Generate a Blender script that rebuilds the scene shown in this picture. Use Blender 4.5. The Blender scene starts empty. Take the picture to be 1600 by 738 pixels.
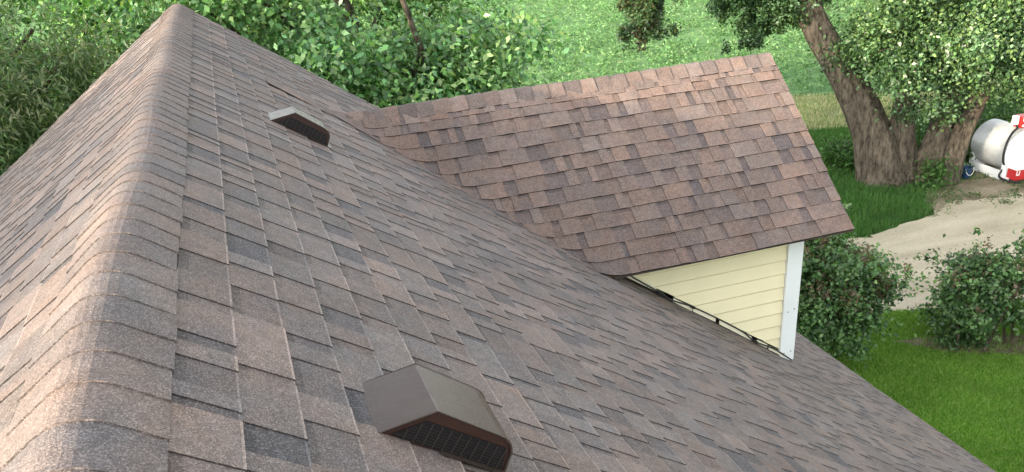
import bpy, math, random
import numpy as np
from mathutils import Vector

# ------------------------------------------------------------------ camera, sky, sun, exposure
C = bpy.context.scene.collection
sc = bpy.context.scene
RZ = 7.2                                   # ridge height above the ground

cam_d = bpy.data.cameras.new('camera')
cam = bpy.data.objects.new('camera', cam_d)
C.objects.link(cam)
_r = Vector((0.94976302, -0.30419401, -0.07359484))
_u = Vector((0.20874146, 0.44049362, 0.87315083))
_f = Vector((0.23318919, 0.84464867, -0.48186246))
from mathutils import Matrix
cam.matrix_world = Matrix(((_r.x, _u.x, -_f.x, 0.399), (_r.y, _u.y, -_f.y, 0.0), (_r.z, _u.z, -_f.z, 0.746 + RZ), (0, 0, 0, 1)))
cam_d.sensor_width = 36.0
cam_d.lens = 1356.56 * 36.0 / 1600.0
cam_d.shift_y = 200.0 / 1600.0             # the photo is the upper part of a taller frame
cam_d.clip_start = 0.05
cam_d.clip_end = 2000.0
sc.camera = cam

SUN_EL, SUN_DIR = math.radians(14.0), (-0.92, -0.39)
to_sun = Vector((SUN_DIR[0] * math.cos(SUN_EL), SUN_DIR[1] * math.cos(SUN_EL), math.sin(SUN_EL))).normalized()
world = bpy.data.worlds.new('World')
sc.world = world
world.use_nodes = True
wn = world.node_tree
sky = wn.nodes.new('ShaderNodeTexSky')
sky.sky_type = 'NISHITA'
sky.sun_disc = False
sky.sun_elevation = SUN_EL
sky.sun_rotation = math.atan2(SUN_DIR[0], SUN_DIR[1])
sky.air_density = 1.0
sky.dust_density = 3.0
sky.ozone_density = 0.6
bg = wn.nodes['Background']
bg.inputs['Strength'].default_value = 0.15
cloud = wn.nodes.new('ShaderNodeHueSaturation')   # thin high cloud: the blue of the clear sky mostly washed out
cloud.inputs['Saturation'].default_value = 0.22
wn.links.new(sky.outputs['Color'], cloud.inputs['Color'])
wn.links.new(cloud.outputs['Color'], bg.inputs['Color'])

sun_d = bpy.data.lights.new('sun', 'SUN')
sun_d.energy = 2.5
sun_d.angle = math.radians(1.5)
sun_d.color = (1.0, 0.80, 0.57)
sun = bpy.data.objects.new('sun', sun_d)
sun.rotation_euler = (-to_sun).to_track_quat('-Z', 'Y').to_euler()
sun.location = (-30, -10, 40)
C.objects.link(sun)

sc.view_settings.view_transform = 'Standard'
sc.view_settings.look = 'None'
sc.view_settings.gamma = 1.0
sc.view_settings.use_curve_mapping = False
sc.view_settings.exposure = 2.35

# ------------------------------------------------------------------ helpers
def tag(o, label=None, cat=None, group=None, kind=None):
    if label: o['label'] = label
    if cat: o['category'] = cat
    if group: o['group'] = group
    if kind: o['kind'] = kind
    return o

def empty(name, loc, label=None, cat=None, group=None):
    o = bpy.data.objects.new(name, None)
    o.empty_display_size = 0.3
    o.location = loc
    C.objects.link(o)
    return tag(o, label, cat, group)

def root_loc(o):
    while o.parent: o = o.parent
    return np.array(o.location)

def obj(name, V, F, mats, parent=None, fcol=None, midx=None, smooth=False, origin=None):
    """One mesh object; V are world coordinates.  fcol: one colour per face."""
    V = np.asarray(V, dtype=np.float64).reshape(-1, 3)
    off = root_loc(parent) if parent is not None else (np.array(origin) if origin is not None else np.zeros(3))
    me = bpy.data.meshes.new(name)
    if isinstance(F, np.ndarray):
        nf, k = F.shape
        me.vertices.add(len(V)); me.vertices.foreach_set('co', (V - off).astype(np.float32).ravel())
        me.loops.add(nf * k); me.loops.foreach_set('vertex_index', F.astype(np.int32).ravel())
        me.polygons.add(nf); me.polygons.foreach_set('loop_start', np.arange(0, nf * k, k, dtype=np.int32))
        me.update(calc_edges=True)
    else:
        me.from_pydata((V - off).tolist(), [], F)
    nf = len(me.polygons)
    for m in (mats if isinstance(mats, (list, tuple)) else [mats]): me.materials.append(m)
    if midx is not None: me.polygons.foreach_set('material_index', np.asarray(midx, dtype=np.int32))
    if smooth: me.polygons.foreach_set('use_smooth', np.ones(nf, dtype=bool))
    if fcol is not None:
        a = me.attributes.new('col', 'FLOAT_COLOR', 'FACE')
        c4 = np.ones((nf, 4), dtype=np.float32); c4[:, :3] = np.asarray(fcol, dtype=np.float32)
        a.data.foreach_set('color', c4.ravel())
    me.validate()
    o = bpy.data.objects.new(name, me)
    C.objects.link(o)
    if parent is not None: o.parent = parent
    elif origin is not None: o.location = origin
    return o

class MB:
    """collects simple solids into one mesh"""
    def __init__(self): self.v, self.f = [], []
    def add(self, vs, fs):
        n = len(self.v); self.v += [tuple(map(float, p)) for p in vs]; self.f += [[i + n for i in f] for f in fs]
    def box(self, c, s, ax=None):
        c = np.array(c, float); s = np.array(s, float) / 2
        A = np.eye(3) if ax is None else np.array(ax, float)
        vs = [c + A[0] * s[0] * i + A[1] * s[1] * j + A[2] * s[2] * k for k in (-1, 1) for j in (-1, 1) for i in (-1, 1)]
        self.add(vs, [[0, 2, 3, 1], [4, 5, 7, 6], [0, 1, 5, 4], [2, 6, 7, 3], [0, 4, 6, 2], [1, 3, 7, 5]])
    def tube(self, pts, rad, n=10, caps=True, wob=0.0, rng=None):
        pts = [np.array(p, float) for p in pts]
        if np.isscalar(rad): rad = [rad] * len(pts)
        rings = []
        prev = None
        for i, p in enumerate(pts):
            t = pts[min(i + 1, len(pts) - 1)] - pts[max(i - 1, 0)]
            t /= np.linalg.norm(t) + 1e-9
            if prev is None:
                a = np.cross(t, (0.31, 0.87, 0.12) if abs(t[2]) > .9 else (0, 0, 1)); a /= np.linalg.norm(a)
            else:
                a = prev - t * (prev @ t); a /= np.linalg.norm(a)
            prev = a
            b = np.cross(t, a)
            ring = []
            for k in range(n):
                th = 2 * math.pi * k / n
                r = rad[i]
                if wob: r *= 1 + wob * math.sin(3 * th + i * .35) + wob * .7 * math.sin(7 * th + 1.7 - i * .22) + ((rng.normal() * wob * .22 - wob * 1.1 * abs(math.sin(6.5 * th + .5 * math.sin(i * .8) + .9 * math.sin(2 * th))) ** .6) if rng is not None else 0)
                ring.append(p + (a * math.cos(th) + b * math.sin(th)) * r)
            rings.append(ring)
        vs = [q for r in rings for q in r]; fs = []
        for i in range(len(pts) - 1):
            for k in range(n):
                k2 = (k + 1) % n
                fs.append([i * n + k, i * n + k2, (i + 1) * n + k2, (i + 1) * n + k])
        if caps:
            fs.append(list(range(n))[::-1]); fs.append([(len(pts) - 1) * n + k for k in range(n)])
        self.add(vs, fs)
    def prism(self, poly, d):
        """poly: 3-D outline, extruded by the vector d"""
        n = len(poly); d = np.array(d, float)
        vs = [np.array(p, float) for p in poly] + [np.array(p, float) + d for p in poly]
        fs = [list(range(n))[::-1], [n + i for i in range(n)]] + [[i, (i + 1) % n, n + (i + 1) % n, n + i] for i in range(n)]
        self.add(vs, fs)
    def build(self, name, mat, parent=None, smooth=False, origin=None):
        return obj(name, self.v, self.f, mat, parent, smooth=smooth, origin=origin)

def smooth_path(P, n=5):
    P = [np.array(p, float) for p in P]; out = []
    for i in range(len(P) - 1):
        p0, p1, p2, p3 = P[max(i - 1, 0)], P[i], P[i + 1], P[min(i + 2, len(P) - 1)]
        for k in range(n):
            t = k / n
            out.append(.5 * ((2 * p1) + (-p0 + p2) * t + (2 * p0 - 5 * p1 + 4 * p2 - p3) * t * t + (-p0 + 3 * p1 - 3 * p2 + p3) * t ** 3))
    out.append(P[-1]); return out

# ------------------------------------------------------------------ materials
def new_mat(name, rough=0.8, spec=0.4):
    m = bpy.data.materials.new(name); m.use_nodes = True
    nt = m.node_tree; b = nt.nodes['Principled BSDF']
    b.inputs['Roughness'].default_value = rough
    b.inputs['Specular IOR Level'].default_value = spec
    return m, nt, b

def N(nt, kind, **kw):
    n = nt.nodes.new(kind)
    for k, v in kw.items():
        if k.startswith('i_'): n.inputs[k[2:].replace('_', ' ')].default_value = v
        else: setattr(n, k, v)
    return n

def noise(nt, scale, detail=3.0, rough=.55, stretch=None, coord='Object'):
    tc = N(nt, 'ShaderNodeTexCoord')
    src = tc.outputs[coord]
    if stretch:
        mp = N(nt, 'ShaderNodeMapping'); mp.inputs['Scale'].default_value = stretch
        nt.links.new(src, mp.inputs['Vector']); src = mp.outputs['Vector']
    n = N(nt, 'ShaderNodeTexNoise'); n.inputs['Scale'].default_value = scale
    n.inputs['Detail'].default_value = detail; n.inputs['Roughness'].default_value = rough
    nt.links.new(src, n.inputs['Vector'])
    return n.outputs['Fac']

def ramp(nt, fac, stops):
    r = N(nt, 'ShaderNodeValToRGB')
    e = r.color_ramp.elements
    while len(e) < len(stops): e.new(0.5)
    for k, (p, c) in enumerate(stops):
        e[k].position = p; e[k].color = (c[0], c[1], c[2], 1) if not np.isscalar(c) else (c, c, c, 1)
    nt.links.new(fac, r.inputs['Fac'])
    return r.outputs['Color']

def mix(nt, a, b, fac=1.0, mode='MIX'):
    m = N(nt, 'ShaderNodeMix', data_type='RGBA', blend_type=mode)
    for s, v in ((m.inputs[0], fac), (m.inputs[6], a), (m.inputs[7], b)):
        if hasattr(v, 'type') and hasattr(v, 'is_linked'): nt.links.new(v, s)
        elif np.isscalar(v): s.default_value = v
        else: s.default_value = (v[0], v[1], v[2], 1)
    return m.outputs[2]

def bump(nt, b, h, strength=.4, dist=.01):
    bp = N(nt, 'ShaderNodeBump'); bp.inputs['Strength'].default_value = strength; bp.inputs['Distance'].default_value = dist
    nt.links.new(h, bp.inputs['Height']); nt.links.new(bp.outputs['Normal'], b.inputs['Normal'])

def plain(name, col, rough=.6, spec=.4, var=.12, scale=6.0, metal=0.0, bmp=0.0):
    m, nt, b = new_mat(name, rough, spec)
    f = noise(nt, scale, 4)
    c = ramp(nt, f, [(0.25, [x * (1 - var) for x in col]), (0.75, [min(1, x * (1 + var)) for x in col])])
    nt.links.new(c, b.inputs['Base Color'])
    b.inputs['Metallic'].default_value = metal
    if bmp: bump(nt, b, noise(nt, scale * 8, 3), bmp, .004)
    return m

def shingle_mat():
    m, nt, b = new_mat('shingle_granules', .82, .35)
    at = N(nt, 'ShaderNodeAttribute', attribute_name='col')
    big = ramp(nt, noise(nt, 1.9, 6, .65), [(.28, .80), (.72, 1.16)])
    mid = ramp(nt, noise(nt, 24, 3, .6), [(.25, .80), (.75, 1.20)])
    c = mix(nt, at.outputs['Color'], big, 1, 'MULTIPLY')
    c = mix(nt, c, mid, 1, 'MULTIPLY')
    hue = ramp(nt, noise(nt, 7.5, 4, .6, (1.0, .7, 1.0)), [(.35, (.95, .98, 1.02)), (.65, (1.09, 1.0, .94))])
    c = mix(nt, c, hue, 1, 'MULTIPLY')
    g1 = noise(nt, 260, 2, .7)
    gr = ramp(nt, g1, [(.30, (.38, .36, .37)), (.46, (.88, .87, .88)), (.58, (1.12, 1.07, 1.03)), (.72, (1.75, 1.70, 1.68))])
    c = mix(nt, c, gr, .95, 'MULTIPLY')
    vor = N(nt, 'ShaderNodeTexVoronoi'); vor.inputs['Scale'].default_value = 340
    tc = N(nt, 'ShaderNodeTexCoord'); nt.links.new(tc.outputs['Object'], vor.inputs['Vector'])
    sep = N(nt, 'ShaderNodeSeparateColor'); nt.links.new(vor.outputs['Color'], sep.inputs['Color'])
    pale = ramp(nt, sep.outputs['Red'], [(.70, 0.0), (.90, .9)])
    lightg = mix(nt, mix(nt, c, (1.9, 1.85, 1.8), 1, 'MULTIPLY'), (.27, .245, .23), .35)
    c = mix(nt, c, lightg, pale, 'MIX')
    nt.links.new(c, b.inputs['Base Color'])
    bump(nt, b, g1, .5, .004)
    return m

M_SH = shingle_mat()
M_CUT = plain('asphalt_cut_edge', (.028, .026, .026), .9, .2)
M_DECK = plain('roof_deck', (.10, .075, .05), .9, .2)
M_SIDING = plain('yellow_siding', (.86, .79, .53), .45, .4, .05, 3.5)
M_WHITE = plain('white_trim', (.80, .84, .84), .5, .4, .05, 3)
M_FLASH = plain('pale_flashing', (.78, .74, .56), .45, .4, .1, 9)
M_CABLE = plain('black_cable', (.02, .02, .02), .5, .4)
M_DRIP = plain('brown_drip_edge', (.055, .04, .035), .4, .5)
M_FASCIA = plain('fascia_paint', (.75, .75, .72), .5, .4, .05)
M_GLASS = plain('window_glass', (.03, .04, .05), .08, .6)

def vent_mat():
    m, nt, b = new_mat('vent_brown_enamel', .32, .32)
    f = noise(nt, 14, 5, .65)
    c = ramp(nt, f, [(.3, (.046, .032, .025)), (.7, (.064, .046, .037))])
    dust = ramp(nt, noise(nt, 60, 3, .7), [(.55, 0.0), (.8, .15)])
    c = mix(nt, c, (.22, .19, .17), dust)
    nt.links.new(c, b.inputs['Base Color'])
    r = ramp(nt, noise(nt, 22, 4), [(.3, .24), (.7, .38)])
    nt.links.new(r, b.inputs['Roughness'])
    b.inputs['Coat Weight'].default_value = .08; b.inputs['Coat Roughness'].default_value = .25
    return m
M_VENT = vent_mat()
M_VENTIN = plain('vent_brown_inside', (.042, .018, .013), .5, .4)
M_GRILLE = plain('vent_black_mesh', (.012, .011, .012), .6, .3)
M_BAR = plain('vent_louvre_bar', (.035, .028, .027), .5, .4)

def leaf_mat(name, trans=.3, gloss=.45):
    m, nt, b = new_mat(name, gloss, .45)
    at = N(nt, 'ShaderNodeAttribute', attribute_name='col')
    nt.links.new(at.outputs['Color'], b.inputs['Base Color'])
    tr = N(nt, 'ShaderNodeBsdfTranslucent')
    tcol = mix(nt, at.outputs['Color'], (1.25, 1.3, .55), 1, 'MULTIPLY')
    nt.links.new(tcol, tr.inputs['Color'])
    ms = N(nt, 'ShaderNodeMixShader'); ms.inputs[0].default_value = trans
    nt.links.new(b.outputs['BSDF'], ms.inputs[1]); nt.links.new(tr.outputs['BSDF'], ms.inputs[2])
    nt.links.new(ms.outputs['Shader'], nt.nodes['Material Output'].inputs['Surface'])
    return m
M_LEAF = leaf_mat('leaves', .3, .36)
M_GRASS = leaf_mat('grass_blades', .25, .6)

def bark_mat():
    m, nt, b = new_mat('bark', .9, .2)
    f = noise(nt, 11, 8, .75, (1, 1, .26))
    c = ramp(nt, f, [(.38, (.038, .030, .022)), (.5, (.135, .112, .085)), (.66, (.25, .21, .16))])
    c = mix(nt, c, ramp(nt, noise(nt, 1.3, 3), [(.3, .7), (.7, 1.2)]), 1, 'MULTIPLY')
    nt.links.new(c, b.inputs['Base Color'])
    bump(nt, b, f, 1.0, .12)
    return m
M_BARK = bark_mat()

# ------------------------------------------------------------------ the setting: ground
def ground_mat():
    m, nt, b = new_mat('ground_soil_and_grass', .95, .1)
    f = noise(nt, .35, 6, .65)
    c = ramp(nt, f, [(.3, (.022, .055, .014)), (.55, (.045, .105, .024)), (.75, (.10, .125, .045))])
    f2 = noise(nt, 3.0, 6, .7)
    c = mix(nt, c, ramp(nt, f2, [(.3, .55), (.7, 1.35)]), 1, 'MULTIPLY')
    nt.links.new(c, b.inputs['Base Color'])
    return m
def lawn_mat():
    m, nt, b = new_mat('lawn_base', .95, .1)
    c = ramp(nt, noise(nt, 1.1, 6, .7), [(.3, (.06, .165, .015)), (.7, (.105, .25, .03))])
    c = mix(nt, c, ramp(nt, noise(nt, 45, 3, .7), [(.3, .55), (.7, 1.3)]), 1, 'MULTIPLY')
    nt.links.new(c, b.inputs['Base Color']); return m
def gravel_mat(name, lo, hi, stretch=(1, 1, 1), turn=0.0):
    m, nt, b = new_mat(name, .95, .15)
    f = noise(nt, 1.1, 5, .6, stretch)
    for n in nt.nodes:
        if n.type == 'MAPPING': n.inputs['Rotation'].default_value[2] = turn
    c = ramp(nt, f, [(.3, lo), (.7, hi)])
    g = noise(nt, 38, 4, .75)
    c = mix(nt, c, ramp(nt, g, [(.3, .72), (.7, 1.22)]), 1, 'MULTIPLY')
    nt.links.new(c, b.inputs['Base Color'])
    bump(nt, b, g, .4, .03)
    return m
M_GROUND, M_LAWN = ground_mat(), lawn_mat()
M_GRAVEL = gravel_mat('pale_gravel', (.39, .34, .245), (.55, .49, .37), (.35, 1.7, 1), .28)
M_DIRT = gravel_mat('dirt', (.16, .13, .085), (.36, .31, .225))
M_MULCH = gravel_mat('dry_mulch', (.10, .078, .055), (.24, .20, .15), (4, 4, 1))
M_DRY = gravel_mat('dry_grass_base', (.12, .20, .065), (.46, .44, .30), (1.5, 2.2, 1))

def sheet(name, poly, z, mat, jitter=.06, sub=10, seed=1):
    rng = np.random.default_rng(seed)
    P = []
    n = len(poly)
    for i in range(n):
        a, b2 = np.array(poly[i], float), np.array(poly[(i + 1) % n], float)
        for k in range(sub): P.append(a + (b2 - a) * k / sub + rng.normal(0, jitter, 2))
    V = [(p[0], p[1], z) for p in P]
    o = obj(name, V, [list(range(len(V)))], mat)
    return tag(o, kind='structure')

g = obj('ground', [(-600, -300, 0), (700, -300, 0), (700, 900, 0), (-600, 900, 0)], [[0, 1, 2, 3]], M_GROUND)
tag(g, kind='structure')
LAWN = [(5.0, -2), (14, -4), (17, 9.0), (14.4, 11.97), (13.7, 12.12), (12.7, 12.4), (12.1, 12.62), (11.0, 13.0), (9.2, 14.0), (6.0, 15.5), (4, 14)]
sheet('lawn', LAWN, .004, M_LAWN, .03, 8, 2)
DRIVE = [(8.6, 14.5), (10.5, 13.3), (11.67, 12.82), (12.12, 12.62), (12.71, 12.43), (13.71, 12.19), (14.37, 12.06), (18, 11.2), (28, 8), (30, 13.5),
         (22, 16.3), (19.24, 16.99), (17.77, 17.3), (16.91, 17.29), (16.08, 16.66), (14.88, 16.45), (13.92, 16.2), (12.5, 16.6), (10, 17.5)]
sheet('driveway', DRIVE, .008, M_GRAVEL, .045, 7, 3)
DIRT = [(16.3, 16.75), (17.3, 17.2), (18.2, 17.05), (19.3, 16.8), (22, 16.0), (24, 18.2), (21.6, 19.3), (19.9, 19.25), (18.9, 18.5), (17.9, 18.3), (17.2, 18.2), (16.6, 17.6)]
sheet('bare_dirt', DIRT, .012, M_DIRT, .09, 6, 4)
sheet('planting_bed', [(10.9, 11.75), (11.5, 11.0), (12.8, 10.2), (14, 9.7), (14.3, 10.2), (13.1, 10.9), (11.9, 11.55)], .012, M_MULCH, .05, 6, 5)
sheet('mown_strip', [(17.6, 26.2), (18.6, 24.9), (20.5, 24.2), (27, 22.6), (29, 24), (23.0, 28.4), (20.7, 29.6), (18.8, 29.5)], .006, M_DRY, .2, 6, 6)

def field_mat():
    m, nt, b = new_mat('field_soil', .95, .1)
    c = ramp(nt, noise(nt, .8, 6, .7), [(.3, (.065, .155, .05)), (.55, (.11, .21, .08)), (.68, (.21, .25, .13)), (.8, (.36, .32, .22))])
    nt.links.new(c, b.inputs['Base Color']); return m
M_FIELD = field_mat()
sheet('field', [(-60, 33), (5, 27), (17.3, 26.5), (18.7, 29.8), (22.5, 28.9), (34, 26), (90, 20), (180, 200), (-180, 260)], .005, M_FIELD, .2, 6, 8)

# ------------------------------------------------------------------ shingled roofs
TH = 0.609
ct, st = math.cos(TH), math.sin(TH)
EX = .143
S0 = .1728
Y0, Y1 = -3.0, 9.53                       # near and far gable ends of the main roof
A_EAVE = 8.23                             # slope length of the main roof
PAL = np.array([(.170, .135, .120), (.158, .125, .112), (.142, .115, .105), (.130, .112, .107), (.114, .103, .103), (.168, .126, .106), (.150, .134, .128)])
GAPC = np.array([(.074, .073, .080), (.100, .091, .091), (.086, .080, .083), (.115, .100, .096), (.13, .108, .100)])

def calm(p, sat, con):
    l = p @ np.array([.3, .6, .1])
    q = l[:, None] + (p - l[:, None]) * sat
    return q.mean(0) + (q - q.mean(0)) * con
PAL, GAPC = calm(PAL, .70, .80) * np.array([1.01, 1.0, .98]), calm(GAPC, .9, .95) * np.array([1.02, 1.0, .98])

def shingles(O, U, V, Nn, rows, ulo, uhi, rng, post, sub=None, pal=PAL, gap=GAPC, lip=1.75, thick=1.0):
    """laminated shingles: every course is a row of raised tabs with thinner slots between, each with its own thickness"""
    O, U, V, Nn = (np.array(x, float) for x in (O, U, V, Nn))
    vs, fs, mi, fc = [], [], [], []
    def quad(uv, col, m):
        n = len(vs)
        vs.extend(uv); fs.append([n, n + 1, n + 2, n + 3]); mi.append(m); fc.append(col)
    for vl in rows:
        vu = vl - EX - .02
        a, b = min(ulo(vl), ulo(vu)), max(uhi(vl), uhi(vu))
        u = a - rng.uniform(0, .3)
        shingle_end = u
        dv = dh = 0.0
        raised = rng.random() < .5
        ccol = pal[rng.integers(len(pal))]
        while u < b:
            w = rng.choice([.06, .09, .13, .17, .22, .28]) * rng.uniform(.85, 1.15) if raised else rng.choice([.035, .06, .09, .12, .17]) * rng.uniform(.85, 1.15)
            if u >= shingle_end:
                shingle_end = u + 1.0; dv = rng.normal(0, .0016); dh = rng.uniform(0, .0012)
            e = u + w
            col = pal[rng.integers(len(pal))] if raised else gap[rng.integers(len(gap))]
            if not raised and rng.random() < .35: col = pal[rng.integers(len(pal))] * .9
            col = col * rng.uniform(.88, 1.12)
            hl, hu = (.0110 + dh, .0042) if raised else (.0075 + dh, .0007)
            hl, hu = hl * thick, hu * thick
            k = 1
            if sub: k = max(1, int(math.ceil(w / sub(u, vl))))
            us = np.linspace(u, e, k + 1)
            cl = lambda q, v: min(max(q, ulo(v)), uhi(v))
            for i in range(k):
                p, q = us[i], us[i + 1]
                pl, ql, pu, qu = cl(p, vl), cl(q, vl), cl(p, vu), cl(q, vu)
                if ql - pl < 1e-4 and qu - pu < 1e-4: continue
                # rounded lip painted paler as if its edge catches light, body, and the darker shadow band woven into the head of each strip
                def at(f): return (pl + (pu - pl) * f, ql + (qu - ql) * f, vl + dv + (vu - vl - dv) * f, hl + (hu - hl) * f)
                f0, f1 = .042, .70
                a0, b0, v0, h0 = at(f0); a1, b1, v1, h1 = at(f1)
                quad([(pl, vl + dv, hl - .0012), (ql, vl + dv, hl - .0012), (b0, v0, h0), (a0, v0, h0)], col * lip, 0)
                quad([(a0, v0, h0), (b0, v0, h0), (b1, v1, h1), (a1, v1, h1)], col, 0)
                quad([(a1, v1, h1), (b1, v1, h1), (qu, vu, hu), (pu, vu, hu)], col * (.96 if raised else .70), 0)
                quad([(pl, vl + dv, -.004), (ql, vl + dv, -.004), (ql, vl + dv, hl - .0012), (pl, vl + dv, hl - .0012)], (.03, .03, .03), 1)
                if raised and i == 0: quad([(pl, vl + dv, hl), (pu, vu, hu), (pu, vu, hu - .0029), (pl, vl + dv, hl - .0029)], (.062, .055, .051), 0)
                if raised and i == k - 1: quad([(ql, vl + dv, hl), (ql, vl + dv, hl - .0029), (qu, vu, hu - .0029), (qu, vu, hu)], (.062, .055, .051), 0)
            u = e; raised = not raised
    A = np.array(vs)
    W = O + A[:, :1] * U + A[:, 1:2] * V + A[:, 2:3] * Nn
    return post(W), np.array(fs, dtype=np.int32), np.array(mi), np.array(fc)

def wave(x, y, k=1.0):
    return k * (.004 * np.sin(1.3 * x + .7 * y + .6) + .0035 * np.sin(2.3 * y - 1.1 * x + 2.1) + .0022 * np.sin(5.1 * y + 3.7 * x) + .0015 * np.sin(9.3 * y - 6.1 * x))

def post_main(W):
    W = W.copy(); W[:, 2] += wave(W[:, 0], W[:, 1]) + RZ; return W

house = empty('house', (0, 3.2, 0), 'yellow sided house under a brown shingle roof with a cross gable wing', 'house')
rng = np.random.default_rng(11)
nrow = int((A_EAVE - S0) / EX)
rows = [S0 + EX * k for k in range(1, nrow + 1)]
for side in (1, -1):
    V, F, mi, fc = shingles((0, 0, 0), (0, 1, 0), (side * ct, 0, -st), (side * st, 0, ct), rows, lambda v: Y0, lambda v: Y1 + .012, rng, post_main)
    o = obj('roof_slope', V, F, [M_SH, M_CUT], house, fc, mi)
    o['label'] = 'long brown shingle slope carrying the two vents' if side == 1 else 'left brown shingle slope facing the trees'
    mb = MB()                                            # boarded deck under the shingles
    e = rows[-1] - .02
    P = [(side * .03 * ct, -.03 * st), (side * e * ct, -e * st), (side * (e * ct - .06), -e * st - .10), (side * .03, -.14)]
    mb.prism([(p[0], Y0 + .02, p[1] + RZ - .018) for p in P], (0, Y1 - Y0 - .03, 0))
    mb.build('roof_deck', M_DECK, o)
    mb = MB()
    # metal drip edge along the far rake and the eave
    ax = [(side * ct, 0, -st), (0, 1, 0), (side * st, 0, ct)]
    mid = (e + .1) / 2
    mb.box((side * (mid * ct - .03 * st), Y1 + .006, RZ - mid * st - .03 * ct), (e - .1, .006, .045), ax)
    mb.box((side * (e * ct + .012), (Y0 + Y1) / 2, RZ - e * st - .038), (.006, Y1 - Y0 - .02, .05))
    mb.build('drip_edge', M_DRIP, o)

# ridge cap: bent shingles lapping one over the next toward the camera
def cap_strip(y0, y1, half, th, exposure, rng, zoff, axis='y', step=.0025, round_r=.05, vary=0.0):
    prof = []
    n = 7
    c, s = math.cos(th), math.sin(th)
    d = round_r * math.tan(th / 2)
    prof += [(-half, 0)]
    # profile as (distance across, drop), rounded at the crest
    pts = [(-half * c, -half * s), (-.6 * half * c, -.6 * half * s)]
    cx, cz = 0.0, -round_r / c
    for k in range(n):
        a = -th + 2 * th * k / (n - 1)
        pts.append((cx + round_r * math.sin(a), cz + round_r * math.cos(a)))
    pts += [(.6 * half * c, -.6 * half * s), (half * c, -half * s)]
    pts = np.array(pts); m = len(pts)
    nor = []
    for k in range(m):
        x = pts[k, 0]
        a = max(-th, min(th, math.asin(max(-1, min(1, x / round_r))) if abs(x) < round_r else math.copysign(th, x)))
        nor.append((math.sin(a), math.cos(a)))
    nor = np.array(nor)
    vs, fs, fc, mi = [], [], [], []
    y = y0
    while y < y1 - .01:
        e = min(y + exposure * rng.uniform(.97, 1.03), y1)
        col = (PAL if rng.random() < .6 else GAPC * 1.12)
        col = col[rng.integers(len(col))] 
        if not vary: col = col * .55 + PAL.mean(0) * .45
        col = col * rng.uniform(.97, 1.05) * (1 + vary * rng.uniform(-.22, .16)) * (np.array([1.0, .91, .86]) if vary else 1)
        hs = rng.uniform(-.004, .004)
        b = len(vs)
        half_j = rng.normal(0, .002)
        for yy, h in ((y, .013 + step), (e + .02, .013 - .002)):
            for k in range(m):
                j = half_j * (1 if pts[k, 0] > 0 else -1) if k in (0, m - 1) else 0
                vs.append((pts[k, 0] + nor[k, 0] * (h if k not in (0, m - 1) else h - .003) + j, yy + (hs if yy == y else hs), pts[k, 1] + nor[k, 1] * h))
        for k in range(m):                                # front lip
            vs.append((pts[k, 0] + nor[k, 0] * .006, y + hs, pts[k, 1] + nor[k, 1] * .006))
        for k in range(m - 1):
            fs.append([b + k, b + k + 1, b + m + k + 1, b + m + k]); fc.append(col); mi.append(0)
            fs.append([b + 2 * m + k, b + 2 * m + k + 1, b + k + 1, b + k]); fc.append(col * .85); mi.append(0)
        for k in (0, m - 1):
            q = len(vs)
            for yy in (y + hs, e + .02 + hs): vs.append((pts[k, 0] + nor[k, 0] * .004, yy, pts[k, 1] + nor[k, 1] * .004 - .004))
            f = [b + k, b + m + k, q + 1, q]
            fs.append(f if k == 0 else f[::-1]); fc.append(col * .8); mi.append(1)
        y = e
    return np.array(vs), fs, fc, mi

V, F, fc, mi = cap_strip(Y0, Y1 + .015, S0, TH, .143, rng, 0, round_r=.085)
V[:, 2] += RZ + wave(V[:, 0], V[:, 1]) + .006 * np.sin(V[:, 1] * 3.1 + .4) * np.exp(-(V[:, 0] / .12) ** 2)
V[:, 0] += .006 * np.sin(V[:, 1] * 2.3) * np.exp(-(V[:, 0] / .12) ** 2)
obj('ridge_cap', V, F, [M_SH, M_CUT], house, fc, mi, smooth=False)['label'] = 'rounded cap along the long main ridge'

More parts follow.
